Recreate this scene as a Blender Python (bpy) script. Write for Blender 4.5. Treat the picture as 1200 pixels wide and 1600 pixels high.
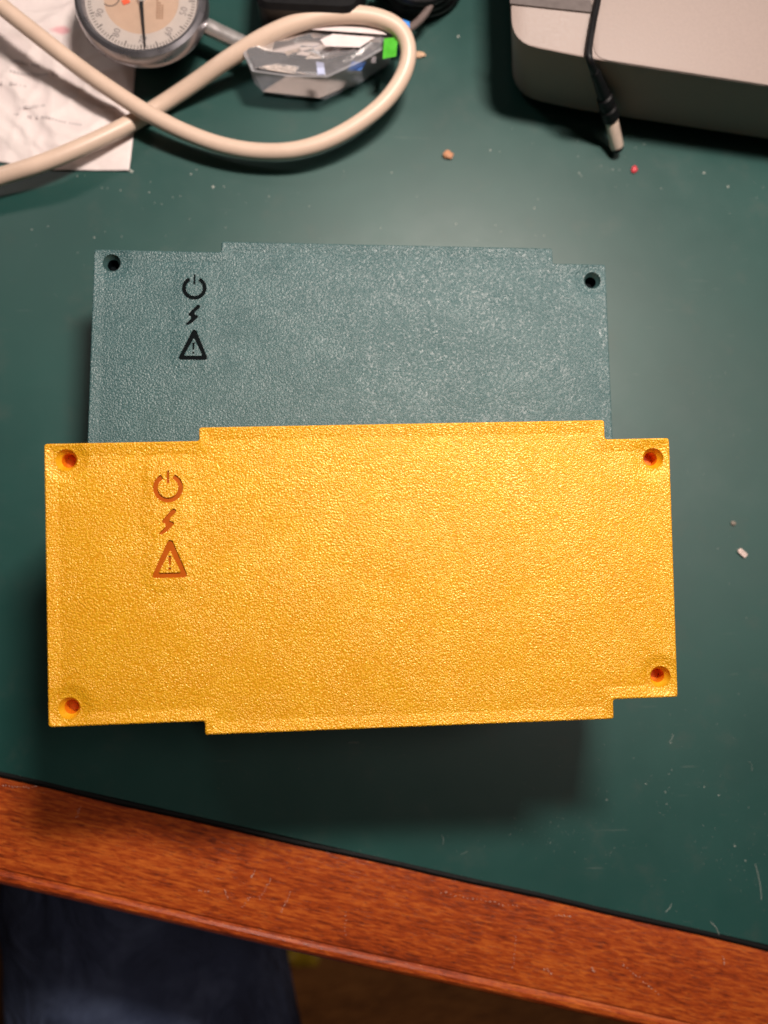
import bpy, bmesh, math, random
from mathutils import Vector, Matrix, noise
from mathutils.geometry import delaunay_2d_cdt
S = bpy.context.scene
for o in list(bpy.data.objects): bpy.data.objects.remove(o)
C = S.collection
random.seed(7)
PI = math.pi

# ------------------------------------------------------------------ camera
CAM_H = 0.30547
MX = Vector((0.997925, 0.0, -0.064384))      # world axes written in camera axes (right, up, back)
MY = Vector((-0.006855, 0.994316, -0.106252))
MZ = Vector((0.064018, 0.106473, 0.992253))
FPX = 1150.0                                  # focal length in pixels of the 1200 x 1600 photograph
cd = bpy.data.cameras.new('camera'); cam = bpy.data.objects.new('camera', cd); C.objects.link(cam)
cam.matrix_world = Matrix(((MX.x, MX.y, MX.z, 0), (MY.x, MY.y, MY.z, 0), (MZ.x, MZ.y, MZ.z, CAM_H), (0, 0, 0, 1)))
cd.sensor_fit = 'VERTICAL'; cd.sensor_height = 36; cd.lens = 36 * FPX / 1600
cd.clip_start = 0.01; cd.clip_end = 50
cd.dof.use_dof = True; cd.dof.focus_distance = 0.240; cd.dof.aperture_fstop = 6.4
S.camera = cam

# ------------------------------------------------------------------ light
W = bpy.data.worlds.new('World'); S.world = W; W.use_nodes = True
bgn = W.node_tree.nodes['Background']; bgn.inputs[0].default_value = (1.0, 0.80, 0.68, 1); bgn.inputs[1].default_value = 0.020
def area(name, loc, target, size, power, col, sizey=None):
    l = bpy.data.lights.new(name, 'AREA'); l.energy = power; l.color = col; l.size = size
    if sizey: l.shape = 'RECTANGLE'; l.size_y = sizey
    o = bpy.data.objects.new(name, l); C.objects.link(o); o.location = loc
    o.rotation_euler = (Vector(target) - Vector(loc)).to_track_quat('-Z', 'Y').to_euler()
    return o
area('desk_lamp', (0.105, 0.240, 0.46), (0.02, 0.02, 0), 0.10, 3.2, (1.0, 0.875, 0.785), 0.045)
area('ceiling_lamp', (1.0, 0.36, 2.0), (0, 0, 0), 0.55, 9.5, (1.0, 0.79, 0.71))
area('upper_left_fill', (-0.62, 0.62, 0.75), (-0.12, 0.28, 0), 0.12, 1.0, (1.0, 0.90, 0.84))  # weak unseen fill, added to brighten the paper and the gauge
S.view_settings.view_transform = 'Standard'; S.view_settings.look = 'None'
S.view_settings.gamma = 1; S.view_settings.exposure = 0.0
S.render.engine = 'CYCLES'

# ------------------------------------------------------------------ helpers
def at(px, py, z=0.0):
    """point of the horizontal plane z (metres) seen at a pixel of the 1200 x 1600 photograph"""
    d = Vector(((px - 600) / FPX, (800 - py) / FPX, -1.0))
    w = Vector((MX.dot(d), MY.dot(d), MZ.dot(d)))
    t = (z - CAM_H) / w.z
    return Vector((w.x * t, w.y * t, z))

def tag(o, label=None, cat=None, group=None, kind=None):
    if label: o['label'] = label
    if cat: o['category'] = cat
    if group: o['group'] = group
    if kind: o['kind'] = kind
    return o
def empty(name, loc, label, cat, group=None, mat=None):
    o = bpy.data.objects.new(name, None); C.objects.link(o); o.empty_display_size = 0.02
    if mat is not None: o.matrix_world = mat
    else: o.location = loc
    return tag(o, label, cat, group)
def obj(name, verts, faces, mat, parent=None, smooth=30, world=False):
    me = bpy.data.meshes.new(name); me.from_pydata([tuple(v) for v in verts], [], faces)
    bm = bmesh.new(); bm.from_mesh(me); bmesh.ops.recalc_face_normals(bm, faces=bm.faces); bm.to_mesh(me); bm.free()
    return link(name, me, mat, parent, smooth, world)
def link(name, me, mat, parent=None, smooth=30, world=False):
    for p in me.polygons: p.use_smooth = True
    me.set_sharp_from_angle(angle=math.radians(smooth))
    me.materials.append(mat)
    o = bpy.data.objects.new(name, me); C.objects.link(o)
    if parent:
        o.parent = parent
        if world:
            m = parent.matrix_world if parent.parent is None else parent.parent.matrix_world @ parent.matrix_world
            o.matrix_parent_inverse = parent.matrix_basis.inverted() if parent.parent is None else m.inverted()
    return o

class MB:
    def __init__(s): s.v = []; s.f = []
    def add(s, v, f):
        n = len(s.v); s.v += [Vector(p) for p in v]; s.f += [tuple(i + n for i in q) for q in f]
    def tube(s, pts, r, n=12, cap=True, flat=1.0):
        """sweep; r number or list; parallel-transport frame"""
        pts = [Vector(p) for p in pts]; rs = r if isinstance(r, (list, tuple)) else [r] * len(pts)
        up = Vector((0, 0, 1)); v = []; f = []; prev = None
        for i, p in enumerate(pts):
            t = (pts[min(i + 1, len(pts) - 1)] - pts[max(i - 1, 0)]).normalized()
            a = t.cross(up) if prev is None else (prev - t * prev.dot(t))
            if a.length < 1e-6: a = t.cross(Vector((1, 0, 0)))
            a.normalize(); prev = a; b = a.cross(t)
            for k in range(n):
                th = 2 * PI * k / n; v.append(p + (a * math.cos(th) + b * math.sin(th) * flat) * rs[i])
        for i in range(len(pts) - 1):
            for k in range(n): f.append((i * n + k, i * n + (k + 1) % n, (i + 1) * n + (k + 1) % n, (i + 1) * n + k))
        if cap: f.append(tuple(range(n))[::-1]); f.append(tuple((len(pts) - 1) * n + k for k in range(n)))
        s.add(v, f)
    def lathe(s, prof, n=48, c=(0, 0, 0), close=True):
        v = []; f = []; m = len(prof)
        for k in range(n):
            th = 2 * PI * k / n
            for r, z in prof: v.append((c[0] + r * math.cos(th), c[1] + r * math.sin(th), c[2] + z))
        for k in range(n):
            for i in range(m - 1 + (1 if close else 0)):
                j = (i + 1) % m; k2 = (k + 1) % n
                f.append((k * m + i, k * m + j, k2 * m + j, k2 * m + i))
        s.add(v, f)
    def loft(s, rings, cap0=True, cap1=True):
        n = len(rings[0]); v = [p for r in rings for p in r]; f = []
        for i in range(len(rings) - 1):
            for k in range(n): f.append((i * n + k, i * n + (k + 1) % n, (i + 1) * n + (k + 1) % n, (i + 1) * n + k))
        if cap0: f.append(tuple(range(n))[::-1])
        if cap1: f.append(tuple((len(rings) - 1) * n + k for k in range(n)))
        s.add(v, f)
    def box(s, c, d, rot=0.0, bev=0.0):
        x, y, z = [q / 2 for q in d]; cr, sr = math.cos(rot), math.sin(rot)
        def P(a, b, e): return (c[0] + a * cr - b * sr, c[1] + a * sr + b * cr, c[2] + e)
        if bev <= 0:
            s.loft([[P(-x, -y, e), P(x, -y, e), P(x, y, e), P(-x, y, e)] for e in (-z, z)])
        else:
            rr = []
            for e, i in ((-z, bev), (-z + bev, 0), (z - bev, 0), (z, bev)):
                rr.append([P(px, py, e) for px, py in roundpoly([(-x + i, -y + i), (x - i, -y + i), (x - i, y - i), (-x + i, y - i)], bev, 3)])
            s.loft(rr)
    def build(s, name, mat, parent=None, smooth=30, world=False): return obj(name, s.v, s.f, mat, parent, smooth, world)

def roundpoly(pts, r, n=4):
    """rounded corners, counter-clockwise polygon; r number or list"""
    out = []; m = len(pts)
    for i in range(m):
        p0, p, p1 = Vector(pts[i - 1][:2]), Vector(pts[i][:2]), Vector(pts[(i + 1) % m][:2])
        rr = r[i] if isinstance(r, (list, tuple)) else r
        a = (p0 - p); b = (p1 - p); rr = min(rr, a.length * 0.49, b.length * 0.49)
        A = p + a.normalized() * rr; B = p + b.normalized() * rr
        for k in range(n + 1):
            t = k / n; q = A * (1 - t) ** 2 + p * 2 * t * (1 - t) + B * t * t
            out.append((q.x, q.y))
    return out
def offset(pts, d):
    """inward offset of a counter-clockwise polygon (before rounding)"""
    out = []; m = len(pts)
    for i in range(m):
        p0, p, p1 = Vector(pts[i - 1]), Vector(pts[i]), Vector(pts[(i + 1) % m])
        e0 = (p - p0).normalized(); e1 = (p1 - p).normalized()
        n0 = Vector((-e0.y, e0.x)); n1 = Vector((-e1.y, e1.x))
        q = (n0 + n1) / (1 + n0.dot(n1)); out.append((p.x + q.x * d, p.y + q.y * d))
    return out
def spline(pts, per=6):
    pts = [Vector(p) for p in pts]; out = []
    for i in range(len(pts) - 1):
        p0 = pts[max(i - 1, 0)]; p1 = pts[i]; p2 = pts[i + 1]; p3 = pts[min(i + 2, len(pts) - 1)]
        for k in range(per):
            t = k / per
            out.append(0.5 * ((2 * p1) + (p2 - p0) * t + (2 * p0 - 5 * p1 + 4 * p2 - p3) * t * t + (3 * p1 - p0 - 3 * p2 + p3) * t ** 3))
    out.append(pts[-1]); return out

# ------------------------------------------------------------------ materials
class NT:
    def __init__(s, name):
        s.m = bpy.data.materials.new(name); s.m.use_nodes = True; s.t = s.m.node_tree
        s.b = s.t.nodes['Principled BSDF']; s.out = s.t.nodes['Material Output']
    def n(s, typ, **kw):
        x = s.t.nodes.new(typ)
        for k, v in kw.items(): setattr(x, k, v)
        return x
    def link(s, a, b): s.t.links.new(a, b)
    def inp(s, node, **kw):
        for k, v in kw.items():
            i = node.inputs[k.replace('_', ' ')] if not k.startswith('i') or not k[1:].isdigit() else node.inputs[int(k[1:])]
            if isinstance(v, bpy.types.NodeSocket): s.link(v, i)
            else: i.default_value = v
        return node
    def math(s, op, a, b=None, c=None, clamp=False):
        x = s.n('ShaderNodeMath', operation=op); x.use_clamp = clamp
        for i, v in enumerate((a, b, c)):
            if v is None: continue
            if isinstance(v, bpy.types.NodeSocket): s.link(v, x.inputs[i])
            else: x.inputs[i].default_value = v
        return x.outputs[0]
    def coord(s, scale=(1, 1, 1), rot=(0, 0, 0), loc=(0, 0, 0)):
        t = s.n('ShaderNodeTexCoord'); mp = s.n('ShaderNodeMapping')
        mp.inputs['Scale'].default_value = scale; mp.inputs['Rotation'].default_value = rot; mp.inputs['Location'].default_value = loc
        s.link(t.outputs['Object'], mp.inputs['Vector']); return mp.outputs[0]
    def noise(s, vec, scale, detail=2, rough=0.5, dist=0.0, out=0):
        x = s.n('ShaderNodeTexNoise'); s.link(vec, x.inputs['Vector'])
        s.inp(x, Scale=scale, Detail=detail, Roughness=rough, Distortion=dist); return x.outputs[out]
    def ramp(s, fac, stops, interp='LINEAR'):
        x = s.n('ShaderNodeValToRGB'); x.color_ramp.interpolation = interp; s.link(fac, x.inputs[0])
        e = x.color_ramp.elements
        while len(e) < len(stops): e.new(0.5)
        for q, (p, c) in zip(e, stops):
            q.position = p; q.color = (c, c, c, 1) if isinstance(c, (int, float)) else (*c, 1)
        return x.outputs[0]
    def mix(s, fac, a, b, typ='MIX'):
        x = s.n('ShaderNodeMix', data_type='RGBA', blend_type=typ)
        for i, v in ((0, fac), (6, a), (7, b)):
            if isinstance(v, bpy.types.NodeSocket): s.link(v, x.inputs[i])
            else: x.inputs[i].default_value = v if i == 0 else (*v, 1)
        return x.outputs[2]
    def bump(s, h, strength=1.0, dist=1.0):
        x = s.n('ShaderNodeBump'); s.link(h, x.inputs['Height']); x.inputs['Strength'].default_value = strength
        x.inputs['Distance'].default_value = dist; s.link(x.outputs[0], s.b.inputs['Normal']); return x
    def set(s, **kw):
        s.inp(s.b, **kw); return s.m
def col(c): return (*c, 1)
def plain(name, c, rough=0.5, metal=0.0, spec=0.5, var=0.12, scale=300, bump=0.0):
    t = NT(name); v = t.coord(); n = t.noise(v, scale, 4, 0.6)
    dark = tuple(q * (1 - var) for q in c); light = tuple(min(1, q * (1 + var)) for q in c)
    cc = t.ramp(n, [(0.3, dark), (0.7, light)])
    t.set(Base_Color=cc, Metallic=metal, Specular_IOR_Level=spec)
    t.inp(t.b, Roughness=t.ramp(n, [(0.3, max(0, rough - 0.06)), (0.7, min(1, rough + 0.06))]))
    if bump: t.bump(n, 1.0, bump)
    return t.m

HOLES = [(-88.56, 36.97), (89.7, 33.8), (89.75, -33.6), (-88.9, -36.6)]
def plate_material(name, c_lo, c_hi, rough, metal, amp, texture=True, spec=0.5, coat=0.0, scale=1950.0):
    t = NT(name)
    tc = t.n('ShaderNodeTexCoord'); obj_ = tc.outputs['Object']
    sep = t.n('ShaderNodeSeparateXYZ'); t.link(obj_, sep.inputs[0]); X, Y = sep.outputs[0], sep.outputs[1]
    if texture:
        # slow warp so the pebbles run in changing directions like the print sheet's grain
        w = t.noise(obj_, 28, 2, 0.5, out=1)
        wv = t.n('ShaderNodeVectorMath', operation='SCALE'); t.link(w, wv.inputs[0]); wv.inputs[3].default_value = 0.010
        ad = t.n('ShaderNodeVectorMath', operation='ADD'); t.link(obj_, ad.inputs[0]); t.link(wv.outputs[0], ad.inputs[1])
        vo = t.n('ShaderNodeTexVoronoi', feature='SMOOTH_F1'); t.link(ad.outputs[0], vo.inputs['Vector'])
        t.inp(vo, Scale=scale, Smoothness=0.35, Randomness=1.0)
        n1 = t.math('ADD', t.math('MULTIPLY', t.math('SUBTRACT', 0.85, vo.outputs['Distance']), 0.75), t.math('MULTIPLY', t.noise(ad.outputs[0], 2200, 0.0, 0.4), 0.35))
        n2 = t.noise(obj_, 2600, 1, 0.5)
        peb = t.ramp(n1, [(0.25, 0.0), (0.75, 1.0)])
        h = t.math('ADD', t.math('MULTIPLY', peb, amp), t.math('MULTIPLY', n2, amp * 0.30))
        # shallow sink of the skin round the engraved symbols and round the four screws
        dx = t.math('MAXIMUM', t.math('SUBTRACT', t.math('ABSOLUTE', t.math('SUBTRACT', X, -0.0590)), 0.0042), 0.0)
        dy = t.math('MAXIMUM', t.math('SUBTRACT', t.math('ABSOLUTE', t.math('SUBTRACT', Y, 0.0172)), 0.0165), 0.0)
        d = t.math('SQRT', t.math('ADD', t.math('POWER', dx, 2.0), t.math('POWER', dy, 2.0)))
        def dimple(dist, r0, r1, a):
            mr = t.n('ShaderNodeMapRange', interpolation_type='SMOOTHSTEP'); t.link(dist, mr.inputs[0])
            for i, q in zip((1, 2, 3, 4), (r0, r1, -a, 0.0)): mr.inputs[i].default_value = q
            return mr.outputs[0]
        d = t.math('ADD', d, t.math('MULTIPLY', t.math('SUBTRACT', t.noise(obj_, 260, 2), 0.5), 0.0055))
        h = t.math('ADD', h, dimple(d, -0.0005, 0.0046, -0.00034))
        for hx, hy in HOLES:
            ex = t.math('SUBTRACT', X, hx / 1000); ey = t.math('SUBTRACT', Y, hy / 1000)
            r = t.math('SQRT', t.math('ADD', t.math('POWER', ex, 2.0), t.math('POWER', ey, 2.0)))
            h = t.math('ADD', h, dimple(r, 0.0036, 0.0075, 0.00050))
        h = t.math('ADD', h, t.math('MULTIPLY', t.noise(obj_, 35, 1), 0.00005))
        t.bump(h, 1.0, 1.0)
        f = t.math('ADD', t.math('MULTIPLY', peb, 0.6), t.math('MULTIPLY', t.noise(obj_, 60, 3), 0.4))
        c = t.ramp(f, [(0.2, c_lo), (0.8, c_hi)])
        rg = t.ramp(n2, [(0.3, max(0.05, rough - 0.07)), (0.7, rough + 0.07)])
    else:
        lay = t.n('ShaderNodeTexWave', wave_type='BANDS', bands_direction='Z'); t.link(obj_, lay.inputs[0])
        t.inp(lay, Scale=1600.0, Distortion=0.6, Detail=1.0)
        n2 = t.noise(obj_, 500, 3)
        c = t.ramp(n2, [(0.2, c_lo), (0.8, c_hi)]); rg = t.ramp(n2, [(0.3, rough - 0.05), (0.7, rough + 0.05)])
        t.bump(t.math('MULTIPLY', lay.outputs[1], 0.00002), 1.0, 1.0)
    t.set(Base_Color=c, Metallic=metal, Roughness=rg, Specular_IOR_Level=spec, Coat_Weight=coat, Coat_Roughness=0.25)
    return t.m
YLO, YHI = (0.74, 0.315, 0.003), (0.89, 0.49, 0.014)
M_YEL = plate_material('yellow_textured_plastic', YLO, YHI, 0.39, 0.15, 0.000145, spec=0.75)
M_YSIDE = plate_material('yellow_layered_plastic', YLO, YHI, 0.36, 0.15, 0, False)
M_TEAL = plate_material('teal_textured_plastic', (0.028, 0.086, 0.092), (0.066, 0.148, 0.154), 0.47, 0.0, 0.00018, spec=0.85, scale=1700.0)
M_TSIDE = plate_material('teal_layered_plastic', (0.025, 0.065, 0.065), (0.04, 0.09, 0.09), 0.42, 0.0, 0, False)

def mat_green():
    t = NT('green_desk_vinyl'); v = t.coord()
    n1 = t.noise(v, 9, 4, 0.6); n2 = t.noise(v, 60, 5, 0.65); n3 = t.noise(v, 900, 2)
    base = t.ramp(n1, [(0.3, (0.003, 0.050, 0.043)), (0.7, (0.006, 0.068, 0.058))])
    sm = t.ramp(n2, [(0.56, 0.0), (0.78, 0.35)])
    c = t.mix(sm, base, (0.05, 0.075, 0.062))
    # fine rubbed scuffs in a few directions
    for rot, th, sc in ((0.4, 0.72, 14), (1.5, 0.735, 11), (2.3, 0.73, 17)):
        vv = t.coord((1, 22, 1), (0, 0, rot)); sn = t.noise(vv, sc * 3, 3, 0.5)
        mk = t.noise(v, sc, 2)
        s_ = t.math('MULTIPLY', t.ramp(sn, [(th - 0.03, 0.0), (th + 0.03, 1.0)]), t.ramp(mk, [(0.52, 0.0), (0.62, 0.35)]))
        c = t.mix(s_, c, (0.22, 0.25, 0.22))
    t.set(Base_Color=c, Specular_IOR_Level=0.75)
    t.inp(t.b, Roughness=t.ramp(t.math('ADD', t.math('MULTIPLY', n2, 0.6), t.math('MULTIPLY', n1, 0.4)), [(0.3, 0.42), (0.7, 0.53)]))
    h = t.math('ADD', t.math('MULTIPLY', n3, 0.00001), t.math('MULTIPLY', t.noise(v, 25, 2), 0.00012))
    t.bump(h, 1.0, 1.0); return t.m
def mat_wood(ang, name='red_brown_wood', lo=(0.14, 0.019, 0.004), mid=(0.37, 0.057, 0.009), hi=(0.57, 0.130, 0.020), rough=0.30, sc=1.0):
    t = NT(name)
    g = t.coord((6 * sc, 75 * sc, 75 * sc), (0, 0, 0)); tcn = t.t.nodes
    # rotate first, then stretch: two mapping nodes
    tc = t.n('ShaderNodeTexCoord'); m1 = t.n('ShaderNodeMapping'); m1.inputs['Rotation'].default_value = (0, 0, -ang); t.link(tc.outputs['Object'], m1.inputs[0])
    def st(sx, sy):
        m2 = t.n('ShaderNodeMapping'); m2.inputs['Scale'].default_value = (sx, sy, sy); t.link(m1.outputs[0], m2.inputs[0]); return m2.outputs[0]
    big = t.noise(st(9 * sc, 90 * sc), 1.0, 4, 0.6, 0.4)
    med = t.noise(st(150 * sc, 900 * sc), 1.0, 3, 0.65, 0.5)
    pore = t.noise(st(230 * sc, 1700 * sc), 1.0, 2, 0.6)
    blot = t.noise(m1.outputs[0], 28 * sc, 3, 0.6)
    f = t.math('ADD', t.math('ADD', t.math('MULTIPLY', big, 0.32), t.math('MULTIPLY', med, 0.58)), t.math('MULTIPLY', blot, 0.10))
    c = t.ramp(f, [(0.36, lo), (0.49, mid), (0.62, hi)])
    pr = t.ramp(pore, [(0.30, 1.0), (0.42, 0.0)])
    c = t.mix(t.math('MULTIPLY', pr, 0.5), c, tuple(q * 0.35 for q in lo))
    t.set(Base_Color=c, Coat_Weight=0.35, Coat_Roughness=0.22, Specular_IOR_Level=0.4)
    t.inp(t.b, Roughness=t.ramp(f, [(0.3, rough + 0.12), (0.7, rough)]))
    t.bump(t.math('ADD', t.math('MULTIPLY', pr, -0.00004), t.math('MULTIPLY', big, 0.0003)), 1.0, 1.0)
    return t.m
M_GREEN = mat_green()
M_BLACK = plain('black_plastic', (0.006, 0.006, 0.007), 0.45, spec=0.3)
M_SEAM = plain('black_rubber_seam', (0.005, 0.005, 0.005), 0.6, spec=0.15)
M_CABLE = plain('beige_cable_jacket', (0.70, 0.53, 0.42), 0.40, var=0.06, scale=60)
M_STEEL = plain('brushed_steel', (0.80, 0.77, 0.76), 0.34, metal=0.75, var=0.05)
M_BEZEL = plain('dull_steel_bezel', (0.34, 0.33, 0.36), 0.30, metal=0.85, var=0.10, scale=120)
M_WHITEP = plain('white_dial_paint', (0.50, 0.45, 0.42), 0.45, var=0.03)
M_TAN = plain('tan_dial_paint', (0.50, 0.36, 0.27), 0.45, var=0.04)
M_INK = plain('dark_print', (0.05, 0.045, 0.045), 0.5)
M_RED = plain('red_paint', (0.80, 0.12, 0.05), 0.45)
M_GREY = plain('warm_grey_plastic', (0.32, 0.255, 0.23), 0.55, var=0.05, scale=900, bump=0.00008)
M_GREYD = plain('grey_plastic_front', (0.50, 0.42, 0.365), 0.6, var=0.05, scale=900, bump=0.00008)

# ------------------------------------------------------------------ setting: floor
def sheet(name, x0, x1, y0, y1, z, mat):
    return obj(name, [(x0, y0, z), (x1, y0, z), (x1, y1, z), (x0, y1, z)], [(0, 1, 2, 3)], mat)
M_FLOOR = mat_wood(0.1, 'brown_floor_wood', (0.12, 0.045, 0.014), (0.32, 0.125, 0.030), (0.45, 0.19, 0.05), 0.4, 0.25)
tag(sheet('floor', -2.5, 2.5, -2.5, 2.5, -0.74, M_FLOOR), kind='structure')

# ------------------------------------------------------------------ desk
E0 = at(0, 1211); E1 = at(1200, 1481)
ED = (E1 - E0).normalized(); EN = Vector((ED.y, -ED.x, 0))       # along the edge; outward (towards the sitter)
EANG = math.atan2(ED.y, ED.x)
desk = empty('desk', (0, 0, 0), 'wooden desk with green vinyl top and red-brown front edge under everything', 'desk')
ea = E0 - ED * 0.45; eb = E1 + ED * 0.50
far = 0.95
mb = MB()
# slab under the vinyl, and the vinyl sheet itself
ia, ib = ea - EN * 0.0012, eb - EN * 0.0012
top = [(ia.x, ia.y), (ib.x, ib.y), (ib.x, far), (ia.x, far)]
mb.loft([[(x, y, z) for x, y in top] for z in (-0.0008, 0.0)])
mb.build('writing_surface', M_GREEN, desk)
mb = MB(); top2 = [(ea.x, ea.y), (eb.x, eb.y), (eb.x, far), (ea.x, far)]
mb.loft([[(x, y, z) for x, y in top2] for z in (-0.024, -0.0012)])
M_WOOD = mat_wood(EANG)
mb.build('table_board', M_WOOD, desk)
mb = MB(); pts = []
for k in range(90):
    t = k / 89; p = ea.lerp(eb, t); w = 0.0002 * math.sin(k * 1.3) + 0.00025 * math.sin(k * 0.37)
    pts.append(p + EN * w + Vector((0, 0, -0.0010)))
mb.tube(pts, 0.0015, 8); mb.build('seam_strip', M_SEAM, desk)
# moulded front edge
prof = [(0.0006, -0.024), (0.0006, -0.0012), (0.0016, -0.0002), (0.004, 0.0001), (0.020, 0.0003), (0.0335, 0.0002), (0.0345, -0.0006), (0.0353, -0.0004), (0.0362, 0.0004),
        (0.0378, 0.0003), (0.0394, -0.0008), (0.0406, -0.0028), (0.0412, -0.0055), (0.0416, -0.009), (0.0440, -0.0125), (0.0462, -0.017), (0.0468, -0.021), (0.0455, -0.0245), (0.040, -0.026), (0.0006, -0.026)]
mb = MB(); NP = 40; rings = []
for k in range(NP):
    t = k / (NP - 1); p = ea.lerp(eb, t); wob = 0.0004 * math.sin(k * 0.8)
    rings.append([p + EN * (d * (1.0 + 0.10 * (t - 0.35)) + (wob if d > 0.03 else 0)) + Vector((0, 0, z)) for d, z in prof])
mb.loft(rings); mb.build('front_edging', M_WOOD, desk, smooth=27)
# scuffs on the edging: short light dashes
mb = MB()
M_SCUFF = plain('pale_scuff', (0.62, 0.38, 0.30), 0.6)
def dash(px, py, ang, n, step, ln, wd, z=0.00085):
    p = at(px, py, z)
    for i in range(n):
        q = p + Vector((math.cos(ang), math.sin(ang), 0)) * i * step + Vector((random.gauss(0, .0002), random.gauss(0, .0002), 0))
        a = ang + random.gauss(0, 0.5); l = ln * random.uniform(0.3, 1); w = wd * random.uniform(0.7, 1.5)
        d = Vector((math.cos(a), math.sin(a), 0)) * l / 2; e = Vector((-math.sin(a), math.cos(a), 0)) * w / 2
        mb.add([q - d, q - e, q + d, q + e], [(0, 1, 2, 3)])
for a in [(5, 1228, -.06, 12, .0011, .0016, .0003), (390, 1402, -2.2, 7, .0007, .001, .0003), (424, 1372, -2.1, 12, .0008, .001, .00028), (453, 1394, -2.0, 9, .0010, .001, .00028),
          (310, 1392, -.1, 4, .0012, .001, .0003), (125, 1262, -1.9, 8, .0006, .0007, .0003), (398, 1360, -2, 6, .0006, .0008, .0004), (350, 1390, -1.2, 6, .0007, .0008, .0003),
          (690, 1395, -.2, 18, .0018, .0014, .0003), (806, 1465, -1.7, 10, .0012, .0009, .00028), (870, 1430, -.1, 6, .0011, .0014, .0004), (975, 1508, -.7, 12, .0016, .0013, .0004),
          (925, 1512, -1, 3, .001, .001, .0006), (540, 1425, -1.6, 7, .0014, .0009, .0002), (850, 1515, -.4, 4, .001, .001, .0007), (1130, 1495, -1.5, 4, .001, .0012, .0004)]:
    dash(*a)
o = mb.build('scuff_marks', M_SCUFF, desk); o['kind'] = 'stuff'
# lower carcass with a bail handle on the drawer
ang = EANG
mid = ea.lerp(eb, 0.5)
mb = MB(); c = mid - EN * 0.10; mb.box((c.x, c.y, -0.09), ((eb - ea).length * 0.94, 0.14, 0.126), EANG, 0.003); mb.build('drawer_front', M_WOOD, desk)

# ------------------------------------------------------------------ dust and crumbs on the desk
M_DUST = plain('pale_dust', (0.42, 0.44, 0.40), 0.6)
def fleck(mb, p, r, h=0.4):
    n = random.choice((4, 5, 6)); a0 = random.uniform(0, 6.28)
    ring = [p + Vector((math.cos(a0 + 6.283 * k / n) * r * random.uniform(.5, 1.2), math.sin(a0 + 6.283 * k / n) * r * random.uniform(.5, 1.2), 0)) for k in range(n)]
    topv = p + Vector((0, 0, r * h)); mb.add(ring + [topv], [(k, (k + 1) % n, n) for k in range(n)] + [tuple(range(n))[::-1]])
mb = MB()
def scatter(cx, cy, sx, sy, n, r0, r1, z=0.00003):
    for _ in range(n):
        px, py = random.gauss(cx, sx), random.gauss(cy, sy); p = at(px, py, z)
        if (p - E0).dot(EN) > -0.003: continue
        fleck(mb, p, random.uniform(r0, r1) * random.choice((.6, .8, 1, 1)))
scatter(1000, 1280, 130, 80, 150, .00004, .00016)
scatter(1150, 1360, 35, 30, 90, .00004, .00018)
scatter(1060, 1240, 30, 40, 8, .0002, .00032)
scatter(860, 1300, 40, 12, 60, .00004, .00016)
scatter(640, 1240, 60, 40, 110, .00003, .00010)
scatter(600, 1230, 400, 60, 60, .00004, .00014)
scatter(1130, 700, 60, 250, 50, .00005, .00020)
scatter(900, 280, 200, 60, 46, .00015, .0004)
scatter(300, 320, 180, 40, 40, .00015, .0004)
scatter(120, 420, 80, 60, 16, .0001, .0003)
for k in range(120):
    t = random.random(); p = E0.lerp(E1, t) - EN * random.uniform(.0012, .003); fleck(mb, p + Vector((0, 0, .00003)), random.uniform(.00004, .0001))
for px, py, r in ((1148, 1322, .0004), (1165, 1345, .0003), (860, 1317, .0003), (948, 1250, .0003), (1100, 1230, .0003), (1123, 1243, .00035), (835, 325, .0006), (716, 57, .0007), (1138, 292, .0006), (333, 292, .0006), (205, 268, .001), (1100, 270, .0005), (612, 270, .0004), (905, 270, .0004)):
    fleck(mb, at(px, py, .00003), r)
# thin lint and rub marks
for px, py, an, ln, w in ((1180, 1350, -1.45, .014, .0003), (1110, 1440, -1.0, .006, .0004), (1040, 1425, .9, .004, .0003), (690, 1305, -1.5, .0035, .0002), (405, 1150, .3, .005, .00012), (1170, 1190, -1.3, .004, .00015), (1045, 1160, 1.1, .004, .0002), (545, 1160, 0, .004, .0002), (720, 1335, .5, .003, .0001)):
    p = at(px, py, .0001); pts = [p + Vector((math.cos(an) * ln * t + .0006 * math.sin(3 * t), math.sin(an) * ln * t, 0)) for t in [i / 7 for i in range(8)]]
    mb.tube(pts, w * .3, 5)
o = mb.build('dust', M_DUST); tag(o, 'pale dust specks and lint scattered over the green desk top', 'dust', kind='stuff')

def crumb(name, px, py, r, mat, label, elong=1.0, ang=0.0, fl=0.6):
    p = at(px, py, 0.0); v = []; f = []
    bm = bmesh.new(); bmesh.ops.create_icosphere(bm, subdivisions=2, radius=1.0)
    for q in bm.verts:
        k = 1 + 0.35 * noise.noise(q.co * 1.7 + Vector((px, py, 0)))
        x, y, z = q.co * k * r; x *= elong
        q.co = Vector((x * math.cos(ang) - y * math.sin(ang), x * math.sin(ang) + y * math.cos(ang), max(-r * fl * .8, z * fl) + r * fl * .8))
    me = bpy.data.meshes.new(name); bm.to_mesh(me); bm.free()
    o = link(name, me, mat); o.location = p
    return tag(o, label, 'crumb')
crumb('crumb', 990, 266, .0015, plain('red_crumb', (0.62, 0.05, 0.07), 0.4), 'tiny red crumb on the green desk below the plug tip')
crumb('crumb', 699, 244, .0019, plain('brown_crumb', (0.50, 0.24, 0.13), 0.6), 'small brown crumb on the green desk right of the beige cable loop', 1.25)
crumb('crumb', 655, 87, .0016, plain('tan_crumb', (0.60, 0.38, 0.24), 0.6), 'small tan crumb touching the outside of the beige cable loop', 1.6)
crumb('crumb', 1145, 818, .0010, plain('grey_crumb', (0.26, 0.22, 0.18), 0.6), 'tiny dull grey crumb right of the yellow box', 1.2)
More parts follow.
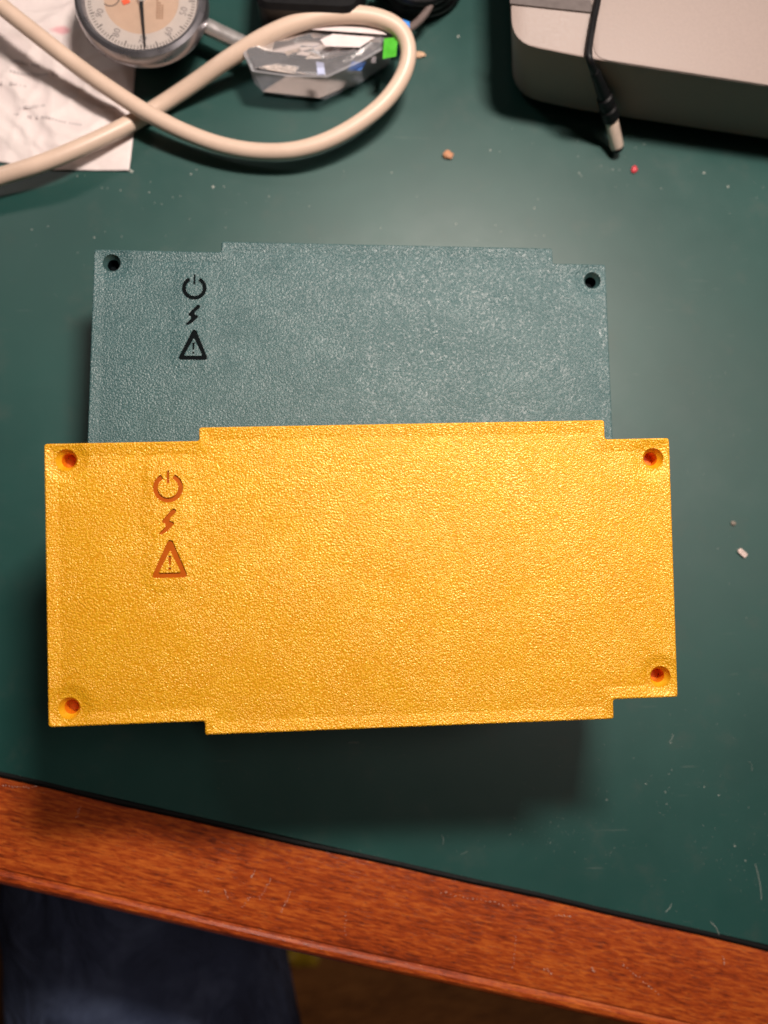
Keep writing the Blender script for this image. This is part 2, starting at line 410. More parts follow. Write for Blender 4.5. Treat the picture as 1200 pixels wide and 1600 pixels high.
crumb('crumb', 963+3, 1046-40+40, .0006, plain('dark_crumb', (0.08, 0.08, 0.08), 0.6), 'tiny dark speck on the desk beside the lower right corner of the yellow box')
# metal chip: short cut piece of a pin header with rounded end
chip = empty('metal_chip', at(1158, 864), 'tiny cut silver metal chip lying on the desk right of the yellow box', 'metal chip')
mb = MB(); prof2 = roundpoly([(-.0021, -.0010), (.0021, -.0010), (.0021, .0010), (-.0021, .0010)], [.0009, .0002, .0002, .0009], 4)
ca, sa = math.cos(-.75), math.sin(-.75)
R2 = lambda x, y, z: (x * ca - y * sa, x * sa + y * ca, z)
mb.loft([[R2(x, y, z) for x, y in prof2] for z in (.0001, .0012)]); mb.build('chip_body', plain('pinkish_tin', (.66, .55, .50), .35, metal=.5), chip)
for xx in (-.0009, .0001, .0012):
    mb = MB(); x, y, _ = R2(xx, .0001, 0); mb.box((x, y, .00122), (.00035, .0007, .0001), -.75); mb.build('notch', M_INK, chip)

# ------------------------------------------------------------------ printed enclosures
A_, B_, HL, HT, HR, HW = -95 + 45.67, -95 + 169.72, 41.95, 46.01, 40.05, 95.0
OUT = [(-HW, -HL), (A_, -HL), (A_, -HT), (B_, -HT), (B_, -HR), (HW, -HR), (HW, HR), (B_, HR), (B_, HT), (A_, HT), (A_, HL), (-HW, HL)]   # ccw, mm
RC = 0.9
RIM = 3.9
def circle(cx, cy, r, n=28): return [(cx + r * math.cos(2 * PI * k / n), cy + r * math.sin(2 * PI * k / n)) for k in range(n)]
def power_loops():
    cx, cy, ro, ri = -58.85, 28.1, 4.45, 3.0; g = math.radians(27)
    a0 = PI / 2 + g; a1 = PI / 2 + 2 * PI - g; n = 34; l = []
    for k in range(n + 1): a = a0 + (a1 - a0) * k / n; l.append((cx + ro * math.cos(a), cy + ro * math.sin(a)))
    for k in range(n + 1): a = a1 - (a1 - a0) * k / n; l.append((cx + ri * math.cos(a), cy + ri * math.sin(a)))
    bar = roundpoly([(-59.25, 29.45), (-58.45, 29.45), (-58.5, 31.6), (-58.45, 33.3), (-59.05, 33.3), (-59.2, 31.6)], .15, 2)
    return [(l, []), (bar, [])]
def bolt_loops():
    p = [(-61.9, 14.35), (-61.1, 14.0), (-59.2, 15.05), (-57.2, 17.2), (-57.35, 17.75), (-58.55, 18.1), (-58.5, 18.95), (-56.55, 20.75), (-56.75, 21.75), (-57.7, 21.75), (-58.4, 21.0), (-60.85, 18.2), (-60.75, 17.7), (-59.75, 17.25), (-59.8, 16.45)]
    return [(roundpoly(p, .3, 2), [])]
def warn_loops():
    outer = roundpoly([(-64.4, 1.1), (-53.3, 1.1), (-57.9, 12.4), (-59.1, 12.4)], [1.6, 1.6, .6, .6], 5)
    inner = roundpoly([(-62.1, 2.65), (-55.5, 2.65), (-58.6, 9.3)], [.5, .5, .5], 3)
    bar = roundpoly([(-59.05, 4.8), (-58.55, 4.8), (-58.25, 7.6), (-59.2, 7.6)], .1, 2)
    dot = circle(-58.8, 3.75, .44, 10)
    return [(outer, [inner]), (bar, []), (dot, [])]
SYM = {'power_symbol': power_loops(), 'lightning_symbol': bolt_loops(), 'warning_symbol': warn_loops()}
def inside(p, poly):
    x, y = p; r = False; j = len(poly) - 1
    for i in range(len(poly)):
        xi, yi = poly[i]; xj, yj = poly[j]
        if (yi > y) != (yj > y) and x < (xj - xi) * (y - yi) / (yj - yi) + xi: r = not r
        j = i
    return r
def cdt(loops):
    vs = []; es = []
    for l in loops:
        n = len(vs); vs += [Vector(p) for p in l]; es += [(n + i, n + (i + 1) % len(l)) for i in range(len(l))]
    r = delaunay_2d_cdt(vs, es, [], 0, 1e-6)
    return [tuple(v) for v in r[0]], [tuple(f) for f in r[2]]
mm = 0.001
def plate_z(x, y):
    """height of the skin (mm): flat, curling up slightly over the last few millimetres to the rim"""
    p = Vector((x, y)); d = 1e9
    for i in range(len(OUT)):
        a, b = Vector(OUT[i - 1]), Vector(OUT[i]); t = max(0, min(1, (p - a).dot(b - a) / (b - a).length_squared))
        d = min(d, (p - a.lerp(b, t)).length)
    if d >= RIM - .02: return 0.0
    if d >= 1.7: return .36 * (RIM - d) / (RIM - 1.7)
    return .36 + .16 * (1.7 - max(d, .5)) / 1.2
def plate_meshes(skirt):
    """the textured shell (top, soft rim, side walls) and the recessed parts, in the plate's own axes"""
    lo = [(0.5, .52, RC), (1.7, .36, 1.2), (RIM, 0.0, 1.6)]
    rims = [roundpoly(offset(OUT, d), r, 4) for d, z, r in lo]
    inner = rims[0]
    holes = [circle(x, y, 3.25) for x, y in HOLES]
    syms = []
    for k, L in SYM.items():
        for o_, i_ in L: syms.append((k, o_, i_))
    loops = rims + holes + [s[1] for s in syms] + [q for s in syms for q in s[2]]
    vs, fs = cdt(loops)
    keep = []
    for f in fs:
        c = (sum(vs[i][0] for i in f) / len(f), sum(vs[i][1] for i in f) / len(f))
        if not inside(c, inner): continue
        if any(inside(c, h) for h in holes): continue
        if any(inside(c, s[1]) and not any(inside(c, q) for q in s[2]) for s in syms): continue
        keep.append(f)
    mb = MB(); mb.add([(x * mm, y * mm, plate_z(x, y) * mm) for x, y in vs], keep)
    rings = [[(x * mm, y * mm, plate_z(x, y) * mm) for x, y in inner]]
    for ins, z in ((.14, .30), (.0, -.1), (.0, -skirt)):
        rings.append([(x * mm, y * mm, z * mm) for x, y in roundpoly(offset(OUT, ins), RC, 4)])
    mb.loft(rings, cap0=False, cap1=True)
    bm = bmesh.new(); me = bpy.data.meshes.new('shell'); me.from_pydata([tuple(v) for v in mb.v], [], mb.f); bm.from_mesh(me)
    bmesh.ops.remove_doubles(bm, verts=bm.verts, dist=1e-7)
    bmesh.ops.delete(bm, geom=[v for v in bm.verts if not v.link_faces], context='VERTS')
    bmesh.ops.recalc_face_normals(bm, faces=bm.faces); bm.to_mesh(me); bm.free()
    parts = {}
    for k, L in SYM.items():
        m = MB(); dp = 0.0005
        for o_, i_ in L:
            v2, f2 = cdt([o_] + i_)
            kf = []
            for f in f2:
                c = (sum(v2[i][0] for i in f) / len(f), sum(v2[i][1] for i in f) / len(f))
                if inside(c, o_) and not any(inside(c, q) for q in i_): kf.append(f)
            m.add([(x * mm, y * mm, -dp) for x, y in v2], kf)
            for l in [o_] + i_: m.loft([[(x * mm, y * mm, -dp) for x, y in l], [(x * mm, y * mm, -0.00001) for x, y in l]], False, False)
        parts[k] = m
    return me, parts
def matrix_from(loc, c0, c1):
    c0 = Vector(c0).normalized(); c2 = c0.cross(Vector(c1)).normalized(); c1 = c2.cross(c0)
    return Matrix(((c0.x, c1.x, c2.x, loc[0]), (c0.y, c1.y, c2.y, loc[1]), (c0.z, c1.z, c2.z, loc[2]), (0, 0, 0, 1)))
M_YREC = plain('yellow_smooth_recess_shaded', (0.43, 0.085, 0.001), 0.5, spec=0.25, var=.05)  # yellow plastic again, with recess shade and missing sheen put into the colour
M_YBORE = plain('yellow_bore_wall_shaded', (0.70, 0.17, 0.002), 0.45, var=.05)  # same yellow plastic; the deeper orange light inside the holes is painted in
M_TREC = plain('teal_smooth_recess_shaded', (0.002, 0.004, 0.005), 0.6, spec=0.05)  # teal plastic again, darkness of recesses and bores painted into the colour
def enclosure(name, M, skirt, mtop, mside, mrec, mbore, label, group):
    root = empty(name, None, label, 'enclosure', group, M)
    me, parts = plate_meshes(skirt)
    link('shell', me, mtop, root, smooth=3.5)
    for k, m in parts.items():
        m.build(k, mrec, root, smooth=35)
    for x, y in HOLES:
        m = MB(); n = 28
        rings = [circle(x, y, 3.25, n), circle(x, y, 3.0, n), circle(x, y, 2.15, n)]
        zs = (-.002, -.5, -1.9)
        m.loft([[(a * mm, b * mm, (z + (plate_z(a, b) if z > -.1 else 0)) * mm) for a, b in r] for r, z in zip(rings, zs)], False, False)
        sh = m.build('screw_hole', mside, root, smooth=40)
        m = MB(); m.loft([[(a * mm, b * mm, z * mm) for a, b in circle(x, y, r, n)] for r, z in ((2.14, -1.92), (2.03, -2.2), (2.03, -5.5))], False, True)
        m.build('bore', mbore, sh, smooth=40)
    return root
MYel = matrix_from((0.00909, 0.00452, 0.08165), (0.99961, 0.02273, 0.01618), (-0.02401, 0.99617, 0.08405))
MTea = matrix_from((0.00706, 0.08241, 0.0430), (1.0, 0.00201, 0), (-0.00201, 1, 0))
GRP = 'printed enclosures with power symbols'
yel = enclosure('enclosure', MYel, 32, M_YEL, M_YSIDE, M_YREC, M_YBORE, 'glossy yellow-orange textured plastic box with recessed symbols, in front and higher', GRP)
tea = enclosure('enclosure', MTea, 42.9, M_TEAL, M_TSIDE, M_TREC, M_TREC, 'dark teal textured plastic box with recessed symbols, partly hidden behind the yellow one', GRP)
# foot of the yellow box: stands on the desk in front of the teal one
mb = MB(); Mi = MYel.inverted()
foot = [(-.080, -.028), (.092, -.028), (.092, .030), (-.080, .030)]
rp = roundpoly(foot, .004, 4)
mb.loft([[Mi @ Vector((x, y, 0.0)) for x, y in rp], [Mi @ Vector((x, y, 0.047 + 0.02 * (y + .03))) for x, y in rp]])
mb.build('foot', M_YSIDE, yel)

# ------------------------------------------------------------------ beige cable
path = [(-75, -55, 25), (0, 8, 22), (60, 56, 20), (130, 110, 16), (200, 158, 13.5), (240, 182, 12.5), (290, 207, 11), (350, 228, 10), (410, 237, 10), (470, 233, 11), (530, 211, 13), (590, 170, 16), (626, 125, 19), (638, 82, 22), (625, 47, 24), (590, 28, 25), (540, 23, 25),
        (480, 31, 24), (420, 54, 21), (360, 90, 16), (300, 132, 9), (245, 168, 4.6), (190, 200, 6.5), (120, 233, 9), (60, 257, 10), (0, 276, 9), (-80, 302, 7)]
mb = MB(); mb.tube(spline([at(x, y, z * mm) for x, y, z in path], 7), 0.0034, 20)
o = mb.build('cable', M_CABLE); tag(o, 'thick beige cable lying in a loop across the top of the desk', 'cable')

# ------------------------------------------------------------------ crumpled paper
def mat_paper():
    t = NT('white_receipt_paper'); v = t.coord(); n = t.noise(v, 120, 4)
    c = t.ramp(n, [(0.3, (0.76, 0.67, 0.66)), (0.7, (0.83, 0.75, 0.73))])
    tc = t.n('ShaderNodeTexCoord'); sep = t.n('ShaderNodeSeparateXYZ'); t.link(tc.outputs['Object'], sep.inputs[0])
    p = at(95, 45, .004)
    dx = t.math('DIVIDE', t.math('SUBTRACT', sep.outputs[0], p.x), 0.0085); dy = t.math('DIVIDE', t.math('SUBTRACT', sep.outputs[1], p.y), 0.0042)
    r = t.math('ADD', t.math('SQRT', t.math('ADD', t.math('POWER', dx, 2.), t.math('POWER', dy, 2.))), t.math('MULTIPLY', t.noise(v, 160, 3), .8))
    c = t.mix(t.ramp(r, [(0.7, 0.55), (1.0, 0.0)]) , c, (0.75, 0.18, 0.24))
    t.set(Base_Color=c, Roughness=0.75); t.bump(t.noise(v, 260, 4, .6), 1.0, 0.0003); return t.m
M_PAPER = mat_paper()
paper = empty('paper', at(100, 140), 'crumpled white paper slip with a pink mark, under the beige cable at upper left', 'paper')
N = 90; vv = []; ff = []
c00, c10, c11, c01 = at(-260, 265), at(203, 268), at(222, -10), at(-260, -40)
def ph(u, v):
    P = Vector((u * 6, v * 5, 0.3)); w = noise.noise(P * .45) * 1.4
    def ridge(x): x = x - math.floor(x); return 1 - abs(2 * x - 1)
    h = 0.0030 * ridge(2.6 * v + 0.8 * u + w * .6) ** 2.2 + 0.0030 * ridge(1.7 * v - 1.7 * u + .35 + w * .5) ** 2.5 + 0.0018 * ridge(3.9 * u + .9 * v + w) ** 3
    h += 0.0022 * abs(noise.noise(P * .9)) + 0.0006 * abs(noise.noise(P * 3.1))
    e = min(1 - u, v) / 0.12
    h += .0016 * ridge(5.3 * v + 1.2 * u + w * 1.2) ** 4 + .0014 * ridge(4.1 * u - 3.3 * v + w) ** 5
    h *= 0.5
    return 0.0004 + h * min(1, 0.25 + .75 * e)
for j in range(N + 1):
    for i in range(N + 1):
        u, v = i / N, j / N; p = c00.lerp(c10, u).lerp(c01.lerp(c11, u), v)
        kx = at(88, 270).x; p = p + Vector((0, max(0, kx - p.x) * 0.15 * (1 - v), 0))
        edge = 0.0012 * noise.noise(Vector((u * 3, v * 3, 5)))
        vv.append((p.x + edge, p.y + (edge if v > .03 else 0), ph(u, v)))
for j in range(N):
    for i in range(N): a = j * (N + 1) + i; ff.append((a, a + 1, a + N + 2, a + N + 1))
po = obj('paper_sheet', vv, ff, M_PAPER, paper, smooth=60, world=True)
md = po.modifiers.new('thickness', 'SOLIDIFY'); md.thickness = 0.00012; md.offset = 1
# faint unreadable print lines laid on the folds
mb = MB(); M_FAINT = plain('faint_grey_print', (0.55, 0.50, 0.50), 0.8)
def drape(px, py):
    p = at(px, py, .003); a = c00; ux = (p.x - c00.x) / (c10.x - c00.x); vy = (p.y - c00.y) / (c01.y - c00.y)
    return Vector((p.x, p.y, ph(min(1, max(0, ux)), min(1, max(0, vy))) + .0004))
for (x0, y0, x1, y1) in ((0, 172, 60, 180), (60, 180, 128, 192), (5, 90, 60, 96), (10, 108, 90, 112), (0, 128, 40, 130), (30, 166, 70, 160)):
    n = 16
    for k in range(n):
        if random.random() < .25: continue
        t = k / n; x = x0 + (x1 - x0) * t; y = y0 + (y1 - y0) * t; w = (x1 - x0) / n * .7
        mb.add([drape(x, y), drape(x + w, y), drape(x + w, y + 4), drape(x, y + 4)], [(0, 1, 2, 3)])
o = mb.build('faint_print', M_FAINT, paper, world=True); o['kind'] = 'stuff'

# ------------------------------------------------------------------ dial indicator
Zf = 0.024
dc = at(221, 0, Zf)
dial = empty('dial_indicator', (dc.x, dc.y, 0), 'round steel dial gauge with white and tan face and black pointer, resting on the paper', 'dial gauge')
sd = at(384, 72, .012) - at(318, 40, .012); sang = math.atan2(sd.y, sd.x)
mb = MB(); mb.lathe([(0, .002), (.0130, .002), (.0140, .003), (.0140, .017), (.0180, .0186), (.0190, .0195), (0, .0195)], 64, close=False); mb.build('case', M_BEZEL, dial)
mb = MB(); mb.lathe([(.0235, .0185), (.0262, .0190), (.0268, .0205), (.0268, .0235), (.0262, .0255), (.0248, .0266), (.0236, .0264), (.0226, .0250), (.0224, .0242)], 90); mb.build('bezel', M_BEZEL, dial, smooth=25)
mb = MB(); mb.lathe([(.0150, .0240), (.0226, .0240), (.0226, .0235), (.0150, .0235)], 72); mb.build('outer_scale_ring', M_WHITEP, dial)
mb = MB(); mb.lathe([(0.0, .0238), (.0151, .0238)], 64, close=False); mb.build('inner_face', M_TAN, dial)
mb = MB()
for k in range(100):
    a = 2 * PI * k / 100 + .02; L = .0026 if k % 10 == 0 else (.0021 if k % 5 == 0 else .0015); w = .00016 if k % 5 else .00024
    d = Vector((math.cos(a), math.sin(a), 0)); e = Vector((-d.y, d.x, 0)) * w; z = Vector((0, 0, .02405))
    mb.add([d * (.0216 - L) - e + z, d * .0216 - e + z, d * .0216 + e + z, d * (.0216 - L) + e + z], [(0, 1, 2, 3)])
mb.build('scale_ticks', M_INK, dial)
def textmesh(name, s, size, loc, rot, mat, parent):
    cu = bpy.data.curves.new(name, 'FONT'); cu.body = s; cu.size = size; cu.align_x = 'CENTER'; cu.align_y = 'CENTER'; cu.resolution_u = 2
    o = bpy.data.objects.new('tmp', cu); C.objects.link(o); bpy.context.view_layer.update()
    me = bpy.data.meshes.new_from_object(o); bpy.data.objects.remove(o); me.name = name
    me.materials.clear(); me.materials.append(mat)
    o = bpy.data.objects.new(name, me); C.objects.link(o); o.parent = parent; o.location = loc; o.rotation_euler = (0, 0, rot); return o
for k, s in enumerate(['0', '10', '20', '30', '40', '50', '60', '70', '80', '90']):
    a = math.radians(166 - 36 * k); textmesh('numeral', s, .0040, (.0176 * math.cos(a), .0176 * math.sin(a), .02408), math.radians(76), plain('grey_print', (.20, .18, .18), .5), dial)
mb = MB(); mb.lathe([(.0034, .02385), (.0038, .02385), (.0038, .0239), (.0034, .0239)], 32, (-.0125 + .0, .0005, 0)); mb.build('small_counter_ring', M_INK, dial)
mb = MB()
for r_, n_ in ((.0085, 9), (.0098, 7), (.0112, 6)):
    for k in range(n_):
        a = math.radians(-62 + 9 * k + random.uniform(-2, 2)) if False else 0
        x = r_ * .75; y = -.0065 + k * .0011
        mb.box((x, y - .001, .02386), (.0007, .0007, .00006), .4 + .3 * k)
mb.build('faint_face_print', plain('brown_print', (.30, .17, .10), .6), dial)['kind'] = 'stuff'
mb = MB(); mb.box((-.0062, -.0010, .0241), (.0030, .0022, .0003), .5, .0001); mb.build('red_mark', M_RED, dial)
pe = at(228, 90, .025) - Vector((dc.x, dc.y, 0)); pe.z = 0; pd = pe.normalized(); pn = Vector((-pd.y, pd.x, 0))
mb = MB(); z0 = Vector((0, 0, .0248))
for zz in (0,): mb.loft([[(-pd * .005 - pn * .0009) + z0, (pd * .0215 - pn * .00032) + z0, (pd * .0215 + pn * .00032) + z0, (-pd * .005 + pn * .0009) + z0], [(-pd * .005 - pn * .0009) + z0 * 1.012, (pd * .0215 - pn * .0003) + z0 * 1.012, (pd * .0215 + pn * .0003) + z0 * 1.012, (-pd * .005 + pn * .0009) + z0 * 1.012]])
mb.build('pointer', M_BLACK, dial)
mb = MB(); mb.lathe([(0, .0254), (.0014, .0252), (.0017, .0246), (.0017, .0239)], 24, close=False); mb.build('hub', M_STEEL, dial)
def mat_clear(name, tint, op=0.12, rough=0.08):
    t = NT(name); tr = t.n('ShaderNodeBsdfTransparent'); tr.inputs[0].default_value = (*tint, 1)
    gl = t.n('ShaderNodeBsdfGlossy'); gl.inputs['Roughness'].default_value = rough; gl.inputs['Color'].default_value = (1, 1, 1, 1)
    v = t.coord(); t2 = t.noise(v, 300, 3)
    df = t.n('ShaderNodeBsdfDiffuse'); df.inputs[0].default_value = (.55, .55, .58, 1)
    fr = t.n('ShaderNodeFresnel'); fr.inputs[0].default_value = 1.5
    bp = t.n('ShaderNodeBump'); t.link(t2, bp.inputs['Height']); bp.inputs['Distance'].default_value = .0003; t.link(bp.outputs[0], gl.inputs['Normal'])
    m1 = t.n('ShaderNodeMixShader'); t.link(fr.outputs[0], m1.inputs[0]); t.link(tr.outputs[0], m1.inputs[1]); t.link(gl.outputs[0], m1.inputs[2])
    m2 = t.n('ShaderNodeMixShader'); m2.inputs[0].default_value = op; t.link(m1.outputs[0], m2.inputs[1]); t.link(df.outputs[0], m2.inputs[2])
    t.link(m2.outputs[0], t.out.inputs[0]); return t.m
M_CRYSTAL = mat_clear('clear_crystal', (.97, .97, .97), .02, .02)
mb = MB(); mb.lathe([(0, .0262), (.018, .0261), (.0232, .0257)], 64, close=False); mb.build('crystal', M_CRYSTAL, dial)
o0 = Vector((dc.x, dc.y, 0)); sa_, sb_ = at(312, 36, .014) - o0, at(386, 72, .014) - o0; d = (sb_ - sa_)
mb = MB(); mb.tube([sa_ - d * .25, sa_, sa_ + d * .02, sb_ - d * .03, sb_], [.0030, .0030, .0033, .0033, .0028], 24); mb.build('stem', M_STEEL, dial)
mb = MB(); mb.tube([sb_, sb_ + d * .10], [.0014, .0012], 16); mb.build('plunger', M_STEEL, dial)

# ------------------------------------------------------------------ clear plastic pack
M_CLEAR = mat_clear('clear_blister_plastic', (.88, .88, .92), .42, .14)
pack = empty('blister_pack', at(500, 110), 'clear plastic blister pack with white card, blue and green pieces inside the cable loop', 'plastic pack')
def polyp(px, z): return [at(x, y, z) for x, y in px]
low = polyp([(398, 130), (412, 145), (452, 151), (508, 155), (562, 130), (608, 100), (616, 66), (560, 52), (470, 60), (390, 92)], .0016)
up_ = polyp([(380, 84), (394, 112), (452, 120), (512, 121), (566, 96), (618, 66), (624, 36), (560, 24), (470, 30), (388, 60)], .020)
mb = MB(); n = len(low)
inn = [p.lerp(sum(up_, Vector()) / n, .05) for p in up_]
mb.loft([low, [a.lerp(b, .5) + Vector((0, 0, .001)) for a, b in zip(low, up_)], up_, [q + Vector((0, 0, .0004)) for q in inn]], True, False)
mb.build('blister', M_CLEAR, pack, smooth=20, world=True)
fm = MB(); cen = sum(up_, Vector()) / n
frings = [[q + (cen - q) * k + Vector((0, 0, .0004 + .0011 * math.sin(7.3 * i + 9 * k) * (1 if 0 < k < 1 else 0))) for i, q in enumerate(up_)] for k in (.05, .2, .38, .55, .75, .93)]
fm.loft(frings, False, True); fm.build('film', mat_clear('clear_crinkled_film', (.92, .92, .95), .24, .16), pack, smooth=15, world=True)
M_CARD = plain('cream_card', (.74, .62, .54), .6, var=.05); M_CARDW = plain('white_card', (.74, .66, .66), .6, var=.04)
def slab(name, px, z0, z1, mat, parent=pack, zf=None):
    mb = MB(); mb.loft([polyp(px, z0), polyp(px, z1)]); return mb.build(name, mat, parent, world=True)
slab('card', [(411, 143), (500, 153), (557, 129), (486, 118), (450, 117)], .0022, .0028, M_CARD)
slab('paper_label', [(500, 62), (508, 72), (562, 74), (586, 58), (520, 53)], .0222, .0226, M_CARDW)
slab('folded_card', [(388, 78), (440, 82), (512, 92), (560, 78), (500, 62), (420, 60)], .0150, .0156, M_CARD)
slab('upper_card', [(486, 46), (604, 54), (592, 43), (510, 38)], .0222, .0226, M_CARDW)
slab('blue_piece', [(543, 110), (564, 110), (572, 97), (550, 96)], .0130, .0160, plain('blue_plastic', (.05, .16, .50), .4))
slab('white_tab', [(494, 96), (506, 98), (508, 116), (496, 116)], .0190, .0202, plain('pale_blue_print', (.45, .50, .70), .5))
slab('green_sticker', [(598, 92), (619, 88), (622, 58), (600, 60)], .0222, .0228, plain('bright_green_print', (.06, .42, .02), .4))
slab('blue_edge', [(620, 92), (629, 80), (628, 60), (621, 60)], .012, .016, plain('blue_print', (.03, .20, .55), .4))
slab('blue_corner', [(612, 42), (640, 48), (640, 34), (622, 28)], .014, .018, plain('sky_blue_print', (.04, .26, .75), .4))
slab('black_print', [(576, 104), (598, 92), (600, 72), (572, 88)], .010, .0105, M_BLACK)
slab('white_tag', [(580, 98), (587, 98), (588, 88), (581, 88)], .0108, .0112, M_CARDW)

# ------------------------------------------------------------------ black things behind
ad = empty('power_adapter', at(500, -20), 'black power adapter block at the top edge, behind the plastic pack', 'adapter')
mb = MB()
blk = roundpoly([tuple(at(x, y, .03).xy) for x, y in ((398, 8), (560, 16), (590, -160), (410, -170))], .006, 4)
mb.loft([[(x, y, z) for x, y in (blk if 0 < i < 3 else offset(blk, .0015))] for i, z in enumerate((.0005, .002, .028, .030))]); mb.build('case', M_BLACK, ad, world=True)
mb = MB(); mb.tube(spline([at(585, -30, .014), at(620, -12, .010), at(668, 10, .006), at(700, -5, .004), at(715, -50, .003), at(690, -90, .003)], 6), .0022, 10); mb.build('lead', M_BLACK, ad, world=True)
bc = empty('black_cord', at(650, 10), 'coiled black cord at the top edge right of the cable loop', 'cord')
mb = MB(); pts = [at(655 + 62 * math.cos(a) * (1 - .02 * a), -28 + 48 * math.sin(a) * (1 - .03 * a), .004 + .0008 * a) for a in [k * .3 for k in range(64)]]
mb.tube(spline(pts, 2), .0026, 10); mb.build('coil', M_BLACK, bc, world=True)
mb = MB(); mb.tube(spline([at(612, 52, .010), at(640, 44, .010), at(664, 22, .012), at(676, -4, .014), at(680, -40, .014)], 6), .0016, 10)
o = mb.build('thin_lead', plain('grey_brown_jacket', (.16, .12, .11), .4)); tag(o, 'thin grey-brown lead running up beside the blue corner of the plastic pack', 'lead')

# ------------------------------------------------------------------ grey instrument case
case = empty('instrument_case', at(1050, 100), 'large warm grey rounded plastic case at the upper right corner', 'case')
tz = .041
topo = [tuple(at(x, y, tz).xy) for x, y in ((800, 66), (925, 92), (1420, 168), (1420, -300), (790, -300))]
boto = [(x + dx, y + .0045) for (x, y), dx in zip(topo, (.009, .004, 0, 0, .009))]
rr = [.010, .02, .004, .004, .004]
T2 = roundpoly(topo, rr, 6); B2 = roundpoly(boto, [.012, .02, .004, .004, .004], 6)
def off2(P, d): return offset(P, d)
mb = MB()
def lerp2(P, Q, t): return [(a[0] * (1 - t) + b[0] * t, a[1] * (1 - t) + b[1] * t) for a, b in zip(P, Q)]
ctr = Vector((sum(p[0] for p in T2) / len(T2), sum(p[1] for p in T2) / len(T2)))
def shr(P, k): return [(p[0] + (ctr.x - p[0]) * k, p[1] + (ctr.y - p[1]) * k) for p in P]
rings = []
for P, k, z in ((B2, .015, .0035), (B2, .003, .0048), (B2, .0, .008), (lerp2(B2, T2, .85), 0, tz - .006), (lerp2(B2, T2, .97), .0, tz - .0012), (T2, .002, tz - .0003), (T2, .008, tz)):
    rings.append([(x, y, z) for x, y in shr(P, k)])
mb.loft(rings); mb.build('housing', M_GREY, case, smooth=40, world=True)
for px, py in ((905, 172), (1150, 218)):
    p = at(px, py, .002) + Vector((0, .012, 0)); mb = MB(); mb.lathe([(0, 0), (.006, 0), (.0065, .001), (.0062, .0042), (0, .0042)], 24, (p.x, p.y, 0), close=False); mb.build('rubber_foot', M_BLACK, case, world=True)
# raised lid right of the seam
lid = [tuple(at(x, y, tz + .0012).xy) for x, y in ((929, 88), (1415, 163), (1415, -260), (918, -260))]
L2 = roundpoly(lid, .006, 5); mb = MB()
mb.loft([[(x, y, tz - .001) for x, y in L2], [(x, y, tz + .0003) for x, y in L2], [(x, y, tz + .0006) for x, y in offset(roundpoly(lid, .0061, 5), .0007)]]); mb.build('lid_panel', M_GREY, case, world=True)
mb = MB(); g = [at(796, 8, tz), at(925, 22, tz), at(922, 2, tz), at(796, -4, tz)]
mb.loft([[q + Vector((0, 0, .0003)) for q in g], [q + Vector((0, 0, .0009)) for q in g]]); mb.build('dark_trim', plain('brown_grey_trim', (.12, .10, .095), .5), case, world=True)

# ------------------------------------------------------------------ barrel plug on its cord
plug = empty('barrel_plug', at(960, 200), 'black cord hanging over the grey case, ending in a barrel plug with metal tip', 'plug')
mb = MB(); mb.tube(spline([at(950, -90, .0435), at(938, -20, .0432), at(926, 40, .0431), at(920, 80, .0430), at(923, 98, .0415), at(931, 120, .034)], 6), .0014, 12); mb.build('cord', M_BLACK, plug, world=True)
p0, p1, p2, p3 = at(929, 112, .037), at(944, 150, .024), at(955, 186, .013), at(965, 232, .0045)
def seg(a, b, t): return a.lerp(b, t)
mb = MB(); pts = [seg(p0, p1, k / 12) for k in range(13)]; mb.tube(pts, [.0016 + .0009 * (k / 12) + (.0003 if k % 2 else 0) for k in range(13)], 14); mb.build('strain_relief', M_BLACK, plug, world=True)
mb = MB(); mb.tube([seg(p1, p2, t) for t in (0, .05, .3, .35, .5, .55, .95, 1)], [.0026, .0033, .0035, .0030, .0030, .0036, .0036, .0030], 18); mb.build('grip', M_BLACK, plug, world=True)
mb = MB(); mb.tube([seg(p2, p3, t) for t in (-.02, .02, .93, .98)], [.0028, .0028, .0028, .0025], 20); mb.build('metal_barrel', plain('nickel_barrel', (.82, .66, .55), .38, metal=.35), plug, world=True)
mb = MB(); mb.tube([seg(p2, p3, t) for t in (.97, 1.03, 1.10)], [.0026, .0025, .0018], 18); mb.build('insulating_tip', M_BLACK, plug, world=True)

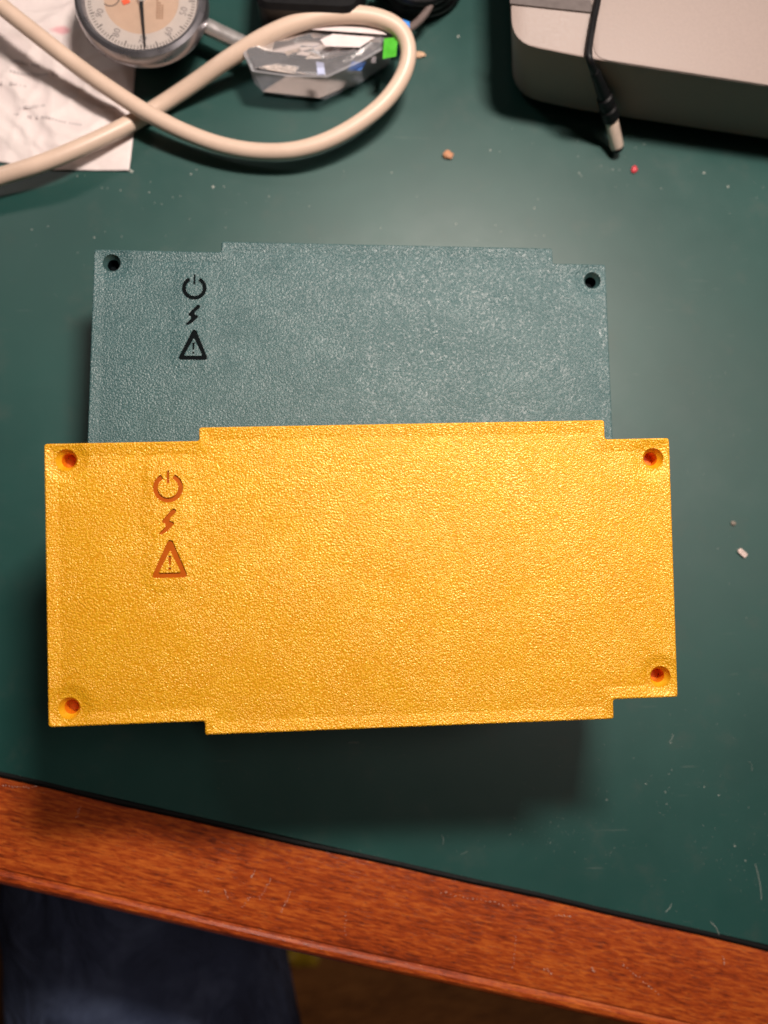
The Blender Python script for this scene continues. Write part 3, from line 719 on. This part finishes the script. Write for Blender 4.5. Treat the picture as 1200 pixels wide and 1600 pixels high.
# ------------------------------------------------------------------ sitter's legs in jeans, below the desk
def mat_jeans():
    t = NT('dark_blue_denim'); v = t.coord(); n = t.noise(v, 14, 4, .6); f = t.noise(v, 1500, 2)
    c = t.ramp(n, [(0.3, (0.016, 0.024, 0.052)), (0.5, (0.028, 0.042, 0.088)), (0.70, (0.085, 0.115, 0.20))])
    t.set(Base_Color=c, Roughness=0.9); t.bump(t.math('ADD', t.math('MULTIPLY', f, .0002), t.math('MULTIPLY', t.noise(v, 22, 3, .5, 1.0), .012)), 1, 1); return t.m
person = empty('person', (-.2, -.42, -.74), 'seated person in dark blue jeans, only the lap showing below the desk edge', 'person')
mb = MB()
def limb(P, R): mb.tube(spline(P, 6), sum([[R[i] + (R[i + 1] - R[i]) * k / 6 for k in range(6)] for i in range(len(R) - 1)], []) + [R[-1]], 28)
limb([(-.20, -.62, -.26), (-.13, -.52, -.24), (-.105, -.40, -.21), (-.115, -.25, -.20), (-.135, -.10, -.205), (-.145, .02, -.22), (-.147, .05, -.30), (-.145, .03, -.45), (-.145, .02, -.68)], [.10, .105, .098, .086, .076, .068, .066, .060, .050])
limb([(-.24, -.62, -.26), (-.31, -.52, -.24), (-.35, -.40, -.21), (-.37, -.25, -.20), (-.39, -.10, -.205), (-.40, .02, -.22), (-.402, .05, -.30), (-.40, .03, -.45), (-.40, .02, -.68)], [.10, .105, .098, .086, .076, .068, .066, .060, .050])
limb([(-.22, -.60, -.30), (-.22, -.63, -.20), (-.22, -.65, -.10)], [.13, .155, .14])
jo = mb.build('trousers', mat_jeans(), person, smooth=180, world=True)
rm = jo.modifiers.new('weld', 'REMESH'); rm.mode = 'VOXEL'; rm.voxel_size = .009; rm.use_smooth_shade = True
sm = jo.modifiers.new('soften', 'SMOOTH'); sm.iterations = 8
tx = bpy.data.textures.new('folds', 'CLOUDS'); tx.noise_scale = .07
dm = jo.modifiers.new('folds', 'DISPLACE'); dm.texture = tx; dm.strength = .022; dm.texture_coords = 'GLOBAL'
for x in (-.147, -.402):
    mb = MB(); mb.loft([[(x + a * s, .045 + b * s2, z) for a, b in roundpoly([(-.045, -.09), (.045, -.09), (.05, .12), (-.045, .12)], .04, 5)] for z, s, s2 in ((-.739, 1, 1), (-.72, 1.02, 1.0), (-.69, .9, .92), (-.665, .72, .6))])
    mb.build('shoe', M_BLACK, person, world=True)
# small yellow bag on the floor below the edge
crb = at(464, 1490, -.60); bm = bmesh.new(); bmesh.ops.create_icosphere(bm, subdivisions=3, radius=1)
for q in bm.verts:
    k = 1 + .3 * noise.noise(q.co * 2.2); q.co = Vector((q.co.x * .045 * k, q.co.y * .04 * k, max(-.06, q.co.z * .07 * k)))
me = bpy.data.meshes.new('yellow_bag'); bm.to_mesh(me); bm.free()
o = link('yellow_bag', me, plain('yellow_bag_plastic', (.60, .40, .02), .4), smooth=50); o.location = (crb.x, crb.y, -.68)
tag(o, 'small crumpled yellow bag on the floor just below the wooden desk edge', 'bag')
